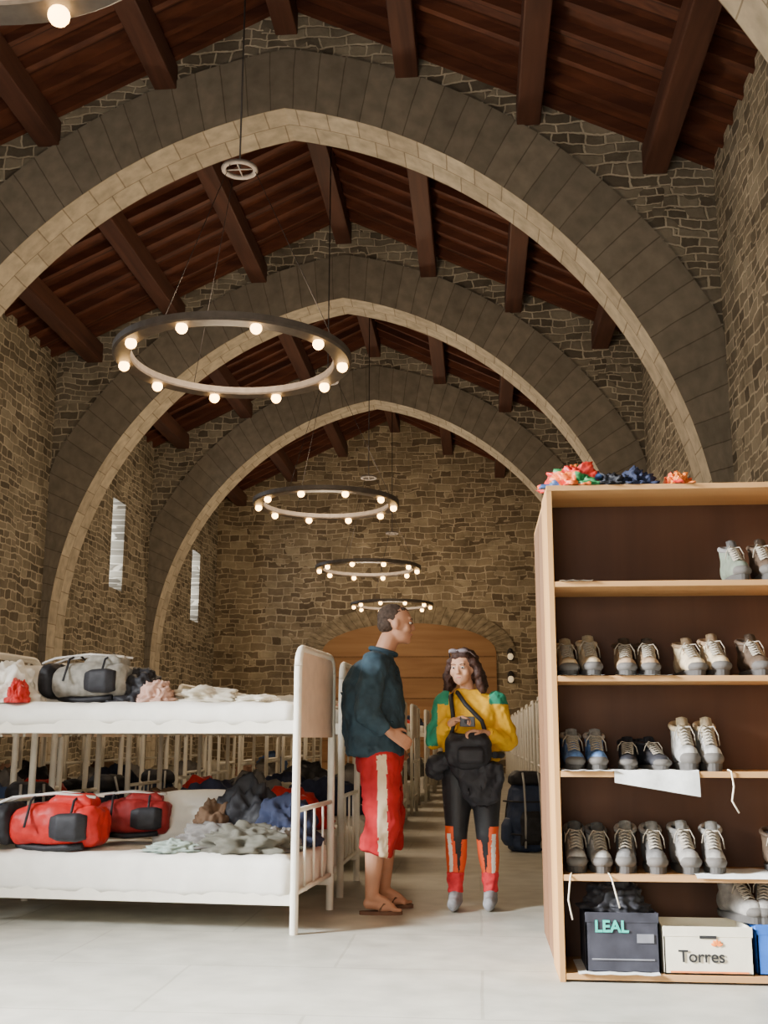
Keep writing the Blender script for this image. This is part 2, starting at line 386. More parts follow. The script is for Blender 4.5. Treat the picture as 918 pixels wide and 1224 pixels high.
struct(mesh_obj('trim_9',bm,stone('door_voussoirs',(0,1),(.25,.20,.13),(.32,.26,.17),(.15,.11,.07),.3,3,.012,.01,uv=True,off=0)),'stone voussoir surround of the doorway')
iron=M('black_iron',(.05,.045,.045),.45,metal=.6,bump=.05)
def wall_lamp(x,z):
    o=empty('wall_lamp',(x,YB-.06,z),0,'small dark wall lantern with round glowing glass on stone wall','wall lamp','wall lamps by the end door')
    bm=bmesh.new(); box(bm,-.09,.09,-.02,.05,-.14,.14,0,.01); cap(bm,(0,0,.08),(0,-.2,.12),.018); cap(bm,(0,-.2,.12),(0,-.2,.03),.07,.03); mesh_obj('bracket',bm,iron,o)
    bm=bmesh.new(); ell(bm,(0,-.2,-.05),(.085,.085,.1)); mesh_obj('lamp_glass',bm,M('lantern_glass',(.95,.75,.45),emis=.5),o,smooth=True)
wall_lamp(.95,3.35); wall_lamp(.95,2.7)

# ---------------------------------------------------------------- chandeliers
bulbm=M('lit_bulb',(1.0,.58,.20),emis=15); ironc=M('chandelier_iron',(.10,.085,.075),.5,metal=.1,bump=.05)
def chandelier_master():
    RR=1.07; root=empty('chandelier',(0,0,0))
    bm=bmesh.new(); n=72
    prof=[(RR-.16,-.02),(RR-.15,-.035),(RR-.01,-.035),(RR+.01,-.02),(RR+.01,.035),(RR-.01,.035),(RR-.01,.0),(RR-.145,.0),(RR-.145,.035),(RR-.16,.035)]
    ring=[]
    for j in range(n):
        a=2*pi*j/n; c,s=math.cos(a),math.sin(a)
        ring.append([bm.verts.new((r*c,r*s,z)) for r,z in prof])
    for j in range(n):
        A=ring[j];C=ring[(j+1)%n]; m_=len(prof)
        for q in range(m_): bm.faces.new((A[q],A[(q+1)%m_],C[(q+1)%m_],C[q]))
    mesh_obj('ring_frame',bm,ironc,root)
    for j in range(10):
        a=2*pi*(j+.5)/10-.22; x,y=(RR-.075)*math.cos(a),(RR-.075)*math.sin(a)
        if j==0:
            bm=bmesh.new(); cap(bm,(0,0,-.032),(0,0,-.05),.028,.024,False,False); so=mesh_obj('socket',bm,ironc,root,(x,y,0))
            bm=bmesh.new(); cap(bm,(0,0,-.045),(0,0,-.065),.030,.050); bo=mesh_obj('bulb',bm,bulbm,root,(x,y,0),smooth=True)
        else: dup(so,root,(x,y,0)); dup(bo,root,(x,y,0))
    hz=1.90
    for j in range(3):
        a=2*pi*j/3+2.2
        bm=bmesh.new(); tube(bm,[((RR-.07)*math.cos(a),(RR-.07)*math.sin(a),0),(.14*math.cos(a),.14*math.sin(a),hz)],.0035,6); mesh_obj('cable',bm,iron,root)
    bm=bmesh.new(); n2=32
    tube(bm,[(.15*math.cos(2*pi*j/n2),.15*math.sin(2*pi*j/n2),hz) for j in range(n2)],.025,8,True)
    for a in (0,pi/2): tube(bm,[(-.15*math.cos(a),-.15*math.sin(a),hz),(.15*math.cos(a),.15*math.sin(a),hz)],.008,6)
    mesh_obj('hub_ring',bm,M('hub_grey',(.22,.20,.19),.5),root)
    bm=bmesh.new(); tube(bm,[(0,0,hz),(0,0,RZ-.45-4.40)],.010,6); mesh_obj('suspension_cord',bm,iron,root)
    return root
lab='large round black iron ring chandelier with ten lit bulbs'
ch=chandelier_master(); ch.location=(-2.18,9.3,4.38); tag(ch,lab,'chandelier','ring chandeliers')
for y in (3.25,15.57,21.84,28.11):
    c=dup_tree(ch,(-2.19 if y>4 else -2.06,y,4.38 if y>4 else 4.26)); 
for y in (3.25,9.3,15.57,21.84,28.11):
    l=bpy.data.lights.new('chandelier_light','POINT'); l.energy=265 if y>4 else 150; l.color=(1,.76,.50); l.shadow_soft_size=.5
    o=bpy.data.objects.new('chandelier_light',l); link(o); o.location=(-2.2,y,4.55)
def area(loc,rot,sx,sy,e_,col,spread=None):
    l=bpy.data.lights.new('daylight','AREA'); l.shape='RECTANGLE'; l.size=sx; l.size_y=sy; l.energy=e_; l.color=col
    if spread: l.spread=spread
    o=bpy.data.objects.new('daylight',l); link(o); o.location=loc; o.rotation_euler=rot; return o
area((-1.9,YF+.1,1.9),(pi/2-.12,0,0),3.2,2.8,270,(1,.96,.88))
d=Vector((-.9,3.6,0))-Vector((CX-W-.4,1.6,3.4))
a_=area((CX-W-.4,1.6,3.4),d.to_track_quat('-Z','Y').to_euler(),1.7,3.0,1100,(.95,.98,1),math.radians(48))
for y in (9.9,16.1,22.9,29.6):
    area((CX-W-.45,y,5.15),(0,-pi/2,0),1.7,.6,50,(.85,.92,1))
w=bpy.data.worlds.new('world'); S.world=w; w.use_nodes=True; w.node_tree.nodes['Background'].inputs[0].default_value=(.7,.8,1,1); w.node_tree.nodes['Background'].inputs[1].default_value=.6

# ---------------------------------------------------------------- bunks
white=M('white_enamel_metal',(.74,.70,.60),.35,.05,bump=.02); panelm=M('cream_pink_panel',(.72,.58,.46),.5,.06,bump=.02)
sheet=M('white_mattress_cover',(.76,.73,.66),.85,.06,9,.3)
LB,WB=1.95,.85
def mattress_bm(z0,z1,seed):
    bm=bmesh.new(); nx,ny=40,18
    def top(x,y):
        return .014*noise.noise(Vector((x*5+seed,y*6,seed)))+.010*noise.noise(Vector((x*14,y*14+seed,0)))
    x0,x1,y0,y1=-LB+.03,-.03,.0,WB
    rows=[]
    for i in range(nx+1):
        row=[]
        for j in range(ny+1):
            x=x0+(x1-x0)*i/nx; y=y0+(y1-y0)*j/ny
            ed=min(i,nx-i,j,ny-j); zz=z1+top(x,y)-(.02 if ed==0 else 0)
            row.append(bm.verts.new((x,y,zz)))
        rows.append(row)
    for i in range(nx):
        for j in range(ny): bm.faces.new((rows[i][j],rows[i+1][j],rows[i+1][j+1],rows[i][j+1]))
    per=[rows[i][0] for i in range(nx+1)]+[rows[nx][j] for j in range(1,ny+1)]+[rows[i][ny] for i in range(nx-1,-1,-1)]+[rows[0][j] for j in range(ny-1,0,-1)]
    prev=per
    for kz,(zz,ex) in enumerate((( z1-.05,.012),(z0+.03,.012),(z0,0))):
        cur=[]
        for v in per:
            d=Vector((1 if v.co.x>x1-.001 else (-1 if v.co.x<x0+.001 else 0),1 if v.co.y>y1-.001 else (-1 if v.co.y<y0+.001 else 0),0))
            wv=.014*noise.noise(Vector((v.co.x*11+seed,v.co.y*9,zz*5)))
            cur.append(bm.verts.new((v.co.x+d.x*(ex+wv),v.co.y+d.y*(ex+wv),zz+(.02*noise.noise(Vector((v.co.x*4,seed,v.co.y*4))) if kz==2 else 0))))
        for a in range(len(per)):
            b=(a+1)%len(per); bm.faces.new((prev[a],cur[a],cur[b],prev[b]))
        prev=cur
    bm.faces.new(prev)
    bmesh.ops.recalc_face_normals(bm,faces=bm.faces)
    return bm
ZT=1.48; ZL=.385
def bunk_parts(root):
    bm=bmesh.new(); cap(bm,(0,0,0),(0,0,ZT-.1),.022,.022,False,False); p=mesh_obj('post',bm,white,root,smooth=False)
    for (x,y) in ((0,WB),(-LB,0),(-LB,WB)): dup(p,root,(x,y,0))
    for x in (0,-LB):
        bm=bmesh.new(); pts=[(x,0,ZT-.1)]+[(x,.09-.09*math.cos(a),ZT-.1+.1*math.sin(a)) for a in (.4,.8,1.2,1.57)]+[(x,WB-.09+.09*math.cos(a),ZT-.1+.1*math.sin(a)) for a in (1.57,1.2,.8,.4)]+[(x,WB,ZT-.1)]
        tube(bm,pts,.022,10); mesh_obj('top_rail',bm,white,root)
    bm=bmesh.new()
    pts=[(.02,1.0),(WB-.02,1.0),(WB-.02,ZT-.1)]+[(WB-.1+.08*math.cos(a),ZT-.1+.09*math.sin(a)) for a in (.5,1.0,1.5)]+[(.1-.08*math.cos(a),ZT-.1+.09*math.sin(a)) for a in (1.5,1.0,.5)]+[(.02,ZT-.1)]
    fr=bm.faces.new([bm.verts.new((-.01,y,z)) for y,z in pts]); r=bmesh.ops.extrude_face_region(bm,geom=[fr]); bmesh.ops.translate(bm,verts=[v for v in r['geom'] if isinstance(v,bmesh.types.BMVert)],vec=(.02,0,0))
    bmesh.ops.recalc_face_normals(bm,faces=bm.faces)
    mesh_obj('headboard',bm,panelm,root)
    bm=bmesh.new()
    tube(bm,[(-LB,0,1.08),(-LB,WB,1.08)],.014); 
    for j in range(1,6): tube(bm,[(-LB,WB*j/6,1.0),(-LB,WB*j/6,ZT)],.009,6)
    mesh_obj('footboard',bm,white,root)
    for x in (0,-LB):
        bm=bmesh.new()
        for z in (.20,.62): tube(bm,[(x,0,z),(x,WB,z)],.014)
        for j in range(1,4): tube(bm,[(x,WB*j/4,.20),(x,WB*j/4,.62)],.008,6)
        mesh_obj('lower_end_frame',bm,white,root)
    for z in (1.02,.14):
        for y in (-.005,WB-.025):
            B('side_rail',-LB,0,y,y+.03,z,z+.07,white,root,.005)
        bm=bmesh.new()
        for j in range(9): box(bm,-LB+.1+j*.21,-LB+.16+j*.21,.02,WB-.02,z+.04,z+.055)
        box(bm,-LB+.05,-.05,.40,.44,z+.02,z+.045)
        mesh_obj('slat_base',bm,white,root)
    mesh_obj('mattress',mattress_bm(1.07,1.19,1.3),sheet,root,smooth=True)
    mesh_obj('mattress',mattress_bm(.18,ZL,5.1),sheet,root,smooth=True)
bl='white metal two-tier bunk bed with bare white mattresses'
BX0,BY0=-.97,5.9
bk=empty('bunk_bed',(BX0,BY0,0),math.radians(-5),bl,'bunk bed','rows of bunk beds')
bunk_parts(bk)
def bunk_far():
    root=empty('bunk_bed',(0,0,0),0,bl,'bunk bed','rows of bunk beds')
    bm=bmesh.new()
    for x in (0,-LB):
        for y in (0,WB): tube(bm,[(x,y,0),(x,y,ZT-.05)],.022,6)
        for z in (.24,.68,ZT-.05): tube(bm,[(x,0,z),(x,WB,z)],.018,6)
    for j in range(1,6): tube(bm,[(-LB,WB*j/6,1.0),(-LB,WB*j/6,ZT)],.009,6)
    for z in (1.02,.14):
        for y in (0,WB-.03): box(bm,-LB,0,y,y+.03,z,z+.06)
    mesh_obj('frame',bm,white,root)
    B('headboard',-.01,.01,.02,WB-.02,1.0,ZT-.06,panelm,root,.005)
    for z0,z1 in ((1.07,1.19),(.18,ZL)):
        B('mattress',-LB+.03,-.03,.01,WB-.01,z0,z1,sheet,root,.03)
    return root
bf=None; spots=[]
cols=[(-.88,16,0),(-3.2,10,.1),(-5.4,8,0)]
for ci,(x,n,off) in enumerate(cols):
    for r_ in range(n):
        if ci==0 and r_==0: continue
        y=5.9+off+r_*1.5
        if ci==0: y=7.25+(r_-1)*1.5
        jit=random.uniform(-.05,.05)
        if y<12.5: b=dup_tree(bk,(x+jit,y,0),random.uniform(-.02,.02))
        else:
            if bf is None: bf=bunk_far(); b=bf; b.location=(x+jit,y,0)
            else: b=dup_tree(bf,(x+jit,y,0),random.uniform(-.02,.02))
        spots.append((x+jit,y))
for r_ in range(10):
    y=12.6+r_*1.7
    b=dup_tree(bf,(2.66,y,0),0); spots.append((2.66,y))

# ---------------------------------------------------------------- soft goods
def crumple(name,sx,sy,sz,mat,seed,amp=.35,loc=(0,0,0),rotz=0,sub=5,fr=2.2):
    bm=bmesh.new(); bmesh.ops.create_icosphere(bm,subdivisions=sub,radius=1)
    for v in bm.verts:
        p=v.co.copy(); q=p*fr+Vector((seed,seed*2,0))
        rg=1-abs(noise.noise(q*1.6))*2
        d=1+amp*.8*(noise.fractal(q,1,2,3))+amp*.35*(rg-.5)
        z=p.z*d; z=max(z,-.25)
        fl_=1.0+(.25 if p.z<0 else 0)
        v.co=Vector((p.x*d*fl_*sx,p.y*d*fl_*sy,(z+.25)/1.25*sz))
    return mesh_obj(name,bm,mat,None,loc,True,(0,0,rotz))
def pillow(name,mat,loc,rotz=0,tilt=0):
    bm=bmesh.new(); n=16; g=[[],[]]
    for s_ in (0,1):
        for i in range(n+1):
            row=[]
            for j in range(n+1):
                u=i/n*2-1;v_=j/n*2-1
                h=.075*((1-u**4)*(1-v_**4))**.6*(1 if s_ else -.8)
                row.append(bm.verts.new((u*.3*(1-.06*v_*v_),v_*.19*(1-.06*u*u),.07+h+.006*noise.noise(Vector((u*3,v_*3,0))))))
            g[s_].append(row)
    for s_ in (0,1):
        for i in range(n):
            for j in range(n): bm.faces.new((g[s_][i][j],g[s_][i+1][j],g[s_][i+1][j+1],g[s_][i][j+1]))
    bmesh.ops.remove_doubles(bm,verts=bm.verts,dist=.002); bmesh.ops.recalc_face_normals(bm,faces=bm.faces)
    return mesh_obj(name,bm,mat,None,loc,True,(tilt,0,rotz))
blk=M('black_nylon',(.018,.018,.022),.6,.3,20,.3); gry=M('grey_nylon',(.27,.255,.22),.7,.25,20,.3); redn=M('red_nylon',(.46,.016,.014),.5,.2,16,.3)
navy=M('navy_fabric',(.022,.028,.06),.8,.3); olive=M('olive_fabric',(.13,.13,.10),.8,.3); offw=M('offwhite_fabric',(.62,.57,.46),.85,.12,10,.4)
gf=M('grey_fleece',(.16,.15,.14),.9,.2,12,.5); brownf=M('brown_blanket',(.12,.07,.04),.9,.25,12,.4); bluef=M('blue_fabric',(.05,.09,.20),.8,.2); pinkf=M('pink_fabric',(.52,.32,.25),.8,.15)
teal=M('teal_fabric',(.28,.34,.30),.8,.15); pale=M('pale_piping',(.65,.63,.6),.6); whf=M('white_cotton',(.80,.77,.70),.85,.05,9,.3)
def backpack(loc,rot,mb,ms,label,scale=1.0,group=None,lying=False):
    root=empty('backpack',loc); root.rotation_euler=rot; root.scale=(scale,)*3
    tag(root,label,'backpack',group)
    bm=bmesh.new(); loft(bm,[(0,0,.0,.12,.09),(0,0,.03,.15,.115),(0,-.01,.2,.165,.13),(0,-.01,.4,.16,.125),(0,0,.52,.145,.11),(0,0,.56,.11,.08)],28,3.2)
    blob('pack_body',bm,mb,root,.012,3,disp=.016,dscale=9)
    bm=bmesh.new(); loft(bm,[(0,0,.55,.12,.10),(0,-.01,.57,.155,.13),(0,-.01,.63,.15,.125),(0,0,.67,.10,.09)],28,3); blob('top_lid',bm,ms,root,.012,3,disp=.012)
    bm=bmesh.new(); loft(bm,[(0,-.13,.06,.09,.03),(0,-.145,.1,.105,.045),(0,-.145,.28,.1,.045),(0,-.13,.34,.07,.02)],24,3); blob('front_pocket',bm,mb if lying else ms,root,.01,3,disp=.008)
    for s_ in (-1,1):
        bm=bmesh.new(); loft(bm,[(s_*.16,0,.05,.03,.07),(s_*.175,0,.1,.045,.085),(s_*.175,0,.22,.04,.08),(s_*.16,0,.28,.02,.06)],20,3); blob('side_pocket',bm,ms if lying else mb,root,.01,3)
        k_=.13 if lying else .2
        bm=bmesh.new(); pts=[(s_*.06,.11,.52),(s_*.08,k_-.01,.46),(s_*.10,k_,.33),(s_*.12,k_-.01,.18),(s_*.13,.11,.08)]
        tube(bm,pts,.02,8); mesh_obj('shoulder_strap',bm,blk,root)
    for x in (-.07,.07):
        bm=bmesh.new(); tube(bm,[(x,-.13,.66),(x,-.165,.56),(x,-.19,.3),(x,-.17,.04)],.009,6); mesh_obj('buckle_strap',bm,pale if lying else M('strap_light',(.35,.34,.32)),root)
    for z in (.15,.42):
        bm=bmesh.new(); tube(bm,[(-.205,0,z),(-.13,-.15,z),(0,-.195,z),(.13,-.15,z),(.205,0,z)],.008,6); mesh_obj('compression_strap',bm,blk,root)
    return root
ang=math.radians(-5)
def onbed(s_,w_,z): return (BX0-s_*math.cos(ang)-w_*math.sin(ang), BY0-s_*math.sin(ang)+w_*math.cos(ang), z)
backpack(onbed(1.10,.36,1.32),(math.radians(-90),math.radians(0),math.radians(82)),gry,blk,'grey and black hiking backpack lying on upper bunk',.85,lying=True)
t=crumple('stuff_sack',.055,.07,.13,redn,3.3,.3,onbed(1.66,.06,1.19)); tag(t,'small red stuff sack beside the grey backpack','bag')
t=crumple('sheet',.16,.16,.24,whf,13.3,.3,onbed(1.80,.20,1.19)); tag(t,'bundled white sheet at the end of the upper bunk','bedding')
t=crumple('fleece',.15,.16,.20,blk,4.4,.3,onbed(1.08,.42,1.19)); tag(t,'crumpled black fleece on the upper bunk','clothing')
t=crumple('shirt',.10,.10,.13,pinkf,9.1,.4,onbed(.92,.3,1.19)); tag(t,'crumpled pale pink shirt on upper bunk','clothing')
t=crumple('towel',.24,.2,.10,offw,11.7,.4,onbed(.68,.5,1.19)); tag(t,'crumpled off-white towel on the upper bunk','towel')
t=crumple('cloth',.14,.12,.05,offw,31.7,.4,onbed(.34,.4,1.19)); tag(t,'small folded cream cloth on the upper bunk','cloth')
t=pillow('pillow',whf,onbed(1.76,.66,1.24),.3,.9); tag(t,'white pillow propped on the upper bunk','pillow')
backpack(onbed(1.14,.16,ZL+.13),(math.radians(-90),0,math.radians(88)),redn,blk,'red and black hiking backpack lying on lower bunk',.92,lying=True)
backpack(onbed(.92,.60,ZL+.15),(math.radians(-90),0,math.radians(100)),M('dark_red_nylon',(.24,.015,.015),.6),blk,'dark red backpack lying behind the red one',.78,lying=True)
for (nm,s_,w_,sx,sy,sz,mt,sd,lb) in (('sweater',.55,.35,.24,.18,.13,gf,2.2,'crumpled grey fleece sweater on the lower bunk'),('jacket',.20,.62,.17,.14,.26,navy,6.5,'heaped dark navy jacket on the lower bunk'),
    ('jacket',.46,.68,.2,.12,.34,blk,8.5,'heaped black rain jacket on the lower bunk'),('shirt',.72,.15,.14,.1,.06,teal,5.5,'pale green shirt at the mattress edge'),
    ('trousers',.34,.24,.24,.15,.14,M('dark_olive_cotton',(.10,.095,.075),.9),15.2,'folded dark olive trousers on the lower bunk'),('scarf',.16,.30,.10,.10,.12,gf,18.2,'small crumpled grey scarf on the lower bunk'),
    ('fleece',.66,.62,.13,.12,.22,brownf,19.9,'crumpled brown fleece on the lower bunk')):
    t=crumple(nm,sx,sy,sz,mt,sd,.42,onbed(s_,w_,ZL)); tag(t,lb,'clothing')
t=pillow('pillow',sheet,onbed(.78,.78,ZL+.10),.2,.9); tag(t,'white pillow leaning at the back of lower bunk','pillow')
t=pillow('pillow',sheet,onbed(1.90,.2,ZL+.04),1.4,.2); tag(t,'white pillow at the end of lower bunk','pillow')
kinds=[('blanket',brownf,'rumpled brown blanket on a bunk','blanket'),('sleeping_bag',navy,'dark navy sleeping bag heaped on a bunk','sleeping bag'),('sleeping_bag',bluef,'blue sleeping bag on a bunk','sleeping bag'),
 ('jacket',blk,'black jacket heaped on a bunk','clothing'),('towel',offw,'off-white towel lying on a bunk','towel'),('blanket',gf,'grey blanket heaped on a bunk','blanket'),('jacket',redn,'red jacket lying on a bunk','clothing'),('towel',pinkf,'pale pink towel on a bunk','towel')]
bases=[crumple(k_[0],.3,.22,.2,k_[1],i*3.7+1,.4,(0,0,0),0,4) for i,k_ in enumerate(kinds)]
used=set(); pl=None
for (x,y) in spots:
    if y>24: continue
    for z in (1.185,ZL-.005):
        nq=(2 if z>1 else 3) if y<11 else (2 if y<15 else 1)
        for q in range(nq):
            i=random.choice((0,0,1,1,2,3,3,4,5,5,6,7)); xx=x-.32-q*1.35/max(1,nq)-random.random()*.25; yy=y+.42+random.uniform(-.06,.06)
            if z>1 and x<-2 and random.random()<.35: continue
            if i in used: t=dup(bases[i])
            else: t=bases[i]; used.add(i)
            t.location=(xx,yy,z); t.rotation_euler=(0,0,random.uniform(-.4,.4)); sc=random.uniform(.7,1.0); t.scale=(sc,sc,random.uniform(.8,1.5)*(.6 if z>1 else 1.15))
            tag(t,kinds[i][2],kinds[i][3],'bedding on the bunk rows')
        if random.random()<.6 and y<16:
            if pl is None: pl=pillow('pillow',sheet,(0,0,0)); t=pl
            else: t=dup(pl)
            t.location=(x-1.70,y+.42,z+.01); t.rotation_euler=(0,0,pi/2); tag(t,'white pillow on a bunk','pillow','bedding on the bunk rows')
for i,b in enumerate(bases):
    if i not in used: bpy.data.objects.remove(b)
pbase=backpack((.42,10.3,.0),(0,0,.3),M('blue_black_nylon',(.03,.045,.09),.6),blk,'dark blue backpack standing on the floor beside bunks',1.05)
# packs standing on the floor in the gaps between bunk columns
for (x,y,rz) in ((-3.0,7.4,.5),(-2.98,8.9,1.2),(-3.0,10.4,.2),(-5.25,7.5,.7),(-5.25,9.2,.1)):
    t=dup_tree(pbase,(x,y-.12,0),rz); tag(t,'dark blue backpack standing between bunk frames','backpack','packs on the floor between bunks')

# ---------------------------------------------------------------- bookcases
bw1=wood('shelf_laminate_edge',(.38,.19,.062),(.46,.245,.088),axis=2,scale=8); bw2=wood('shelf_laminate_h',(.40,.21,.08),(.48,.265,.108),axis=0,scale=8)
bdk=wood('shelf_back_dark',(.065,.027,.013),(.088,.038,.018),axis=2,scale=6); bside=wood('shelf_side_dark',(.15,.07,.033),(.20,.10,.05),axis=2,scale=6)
SHZ=[.035,.43,.86,1.27,1.69,2.11]
def bookcase(x0,x1,y0,d,face=-1,label='',side=bw1):
    root=empty('bookcase',(x0,y0,0),0,label,'shelving','wooden bookcases')
    Wd=x1-x0
    B('side_panel',0,.025,0,d,0,2.11,side,root,.002); B('side_panel',Wd-.025,Wd,0,d,0,2.11,side,root,.002)
    for i,z in enumerate(SHZ):
        if i==5: B('top_board',0,Wd,-.004 if face<0 else 0,d,z-.003,z+.022,bw2,root,.002)
        else: B('shelf',.025,Wd-.025,.002,d-.01,z-.025,z,bw2,root,.002)
    yb=d-.008 if face<0 else 0
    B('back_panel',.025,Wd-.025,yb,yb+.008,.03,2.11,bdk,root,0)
    return root
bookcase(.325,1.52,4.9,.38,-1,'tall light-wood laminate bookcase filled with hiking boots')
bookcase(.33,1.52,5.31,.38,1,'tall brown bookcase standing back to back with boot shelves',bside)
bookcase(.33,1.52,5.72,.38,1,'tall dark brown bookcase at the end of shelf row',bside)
YS=4.9
def boot_master():
    root=empty('hiking_boot',(0,0,0))
    bm=bmesh.new(); n=28; pts=[]
    for j in range(n):
        a=2*pi*j/n; y=.145*math.sin(a); x=.046*math.cos(a)*(1+.12*(-math.sin(a)))*(1-.12*math.exp(-((y-.02)/.04)**2))
        pts.append((math.copysign(abs(x)**.85*.046**.15,x),y))
    fr=bm.faces.new([bm.verts.new((x,y,0)) for x,y in pts]); r=bmesh.ops.extrude_face_region(bm,geom=[fr])
    vs=[v for v in r['geom'] if isinstance(v,bmesh.types.BMVert)]
    for v in vs: v.co.z=.026+ (.010 if v.co.y<-.1 else 0); v.co.x*=1.06; v.co.y*=1.02
    bmesh.ops.recalc_face_normals(bm,faces=bm.faces)
    mesh_obj('sole',bm,M('rubber_sole',(.06,.055,.05),.8),root)
    bm=bmesh.new(); ell(bm,(0,-.085,.052),(.046,.058,.042)); cap(bm,(0,-.06,.055),(0,.07,.07),.043,.043); ell(bm,(0,.095,.065),(.040,.045,.055))
    cap(bm,(0,-.05,.065),(0,.03,.125),.036,.036); loft(bm,[(0,.06,.05,.042,.07),(0,.06,.1,.041,.066),(0,.066,.14,.045,.060),(0,.068,.162,.047,.060)],24)
    u=blob('upper',bm,gry,root,.007,2,disp=.004,dscale=20)
    bm=bmesh.new(); ell(bm,(0,-.105,.045),(.0475,.052,.028)); r=bmesh.ops.bisect_plane(bm,geom=bm.verts[:]+bm.edges[:]+bm.faces[:],plane_co=(0,-.095,0),plane_no=(0,1,.4),clear_outer=True); mesh_obj('toe_cap',bm,M('toe_rubber',(.10,.09,.08),.8),root,smooth=True)
    bm=bmesh.new(); n=24; tube(bm,[(.041*math.cos(2*pi*j/n),.07+.054*math.sin(2*pi*j/n),.160+.014*math.sin(2*pi*j/n)) for j in range(n)],.011,8,True); c_=mesh_obj('padded_collar',bm,gf,root)
    bm=bmesh.new(); ell(bm,(0,.07,.160),(.038,.05,.006)); mesh_obj('opening_shade',bm,blk,root,smooth=True)  # shade of the hollow boot opening, put in as a black disc
    bm=bmesh.new(); 
    g=[]
    for i in range(7):
        t_=i/6; y=-.02+.045*t_; z=.115+.082*t_
        g.append([bm.verts.new((w_*.030*(1-.15*t_),y-(.010*(1-w_*w_)),z-.006*w_*w_)) for w_ in (-1,-.5,0,.5,1)])
    for i in range(6):
        for j in range(4): bm.faces.new((g[i][j],g[i][j+1],g[i+1][j+1],g[i+1][j]))
    r=bmesh.ops.solidify(bm,geom=bm.faces[:],thickness=.007); tg=mesh_obj('tongue',bm,gf,root,smooth=True)
    bm=bmesh.new()
    for i in range(6):
        t_=i/6; y=-.078+.082*t_; z=.092+.066*t_
        tube(bm,[(-.027,y,z),(0,y-.006,z+.011),(.027,y+.012,z+.006)],.0028,6); tube(bm,[(.027,y,z),(0,y-.006,z+.012),(-.027,y+.012,z+.006)],.0028,6)
    tube(bm,[(0,-.010,.158),(.025,-.028,.160),(.042,-.03,.13),(.048,-.02,.09)],.0026,6)
    tube(bm,[(0,-.010,.158),(-.025,-.03,.165),(-.042,-.03,.14),(-.046,-.02,.11)],.0026,6)
    mesh_obj('lace',bm,M('bootlace',(.30,.26,.20),.8),root)
    return root
bt=boot_master()
def boot(x,z,cu,cc,y=.17,rot=0,s=1.0,sz=1.0,label='',group=None,nm='hiking_boot',cat='boot'):
    r=dup_tree(bt,(x,YS+y,z),rot,(s,s,s*sz)); r.name=nm
    for k_ in r.children:
        if k_.name.startswith(('upper','tongue','padded')):
            k_.material_slots[0].link='OBJECT'; k_.material_slots[0].material=cu if k_.name.startswith('upper') else cc
    tag(r,label,cat,group); return r
beige=M('beige_suede',(.44,.34,.21),.85,.3,25,.3); tan=M('tan_suede',(.28,.185,.105),.85,.3,25,.3); lgrey=M('light_grey_suede',(.29,.275,.25),.8,.4,25,.3); dgrey=M('dark_grey_suede',(.11,.105,.10),.8,.35,25,.3); mgrey=M('mid_grey_knit',(.21,.195,.175),.9,.3,25,.3)
bluem=M('blue_mesh',(.09,.17,.35),.7,.4,30,.3); dkbr=M('dark_brown_leather',(.07,.045,.028),.6,.2); sg=M('sage_suede',(.13,.15,.11),.8,.25)
PX=lambda px:(px-572.4)*.00374
for z,lst,grp in ((1.27,[(681,beige,beige,'beige suede hiking boot'),(709,beige,beige,'beige suede hiking boot'),(752,tan,dkbr,'tan hiking boot with brown collar'),(780,tan,dkbr,'tan hiking boot with brown collar'),(829,beige,tan,'beige hiking boot with tan collar'),(859,beige,tan,'beige hiking boot with tan collar'),(905,dkbr,dkbr,'dark brown leather hiking boot')],'boots on the eye-level shelf'),
   (.43,[(685,lgrey,dgrey,'light grey hiking boot with dark collar'),(712,lgrey,dgrey,'light grey hiking boot with dark collar'),(744,dgrey,lgrey,'dark grey hiking boot with pale tongue'),(776,dgrey,lgrey,'dark grey hiking boot with pale tongue'),(811,mgrey,lgrey,'grey suede hiking boot'),(845,mgrey,lgrey,'grey suede hiking boot')],'boots on the lower shelf')):
    for i,(px,a,b,lb) in enumerate(lst):
        boot(PX(px),z,a,b,.19,random.uniform(-.16,.16),1.0,random.uniform(.93,1.03)*(1.0 if z>1 else 1.10),lb+' on a wooden shelf',grp)
for i,px in enumerate((685,713)): boot(PX(px),.86,bluem,lgrey,.19,random.uniform(-.1,.1),.98,.95,'blue and grey running shoe on a shelf','shoes on the middle shelf','running_shoe','shoe')
for i,px in enumerate((752,780)): boot(PX(px),.86,blk,blk,.22,random.uniform(-.3,.3),.95,.8,'black walking shoe on a shelf','shoes on the middle shelf','walking_shoe','shoe')
for i,px in enumerate((818,846)): boot(PX(px),.86,lgrey,beige,.19,random.uniform(-.1,.1),1.0,1.2,'tall pale grey boot with beige tongue','shoes on the middle shelf')
boot(PX(888),1.69,sg,gf,.16,.1,.92,1.15,'sage green hiking boot on the upper shelf','boots on the upper shelf'); boot(PX(922),1.69,dkbr,dkbr,.16,.0,.95,1.15,'dark brown boot on the upper shelf','boots on the upper shelf')
boot(PX(918),.43,dkbr,dkbr,.19,0,1,1,'dark brown leather boot on a wooden shelf','boots on the lower shelf')
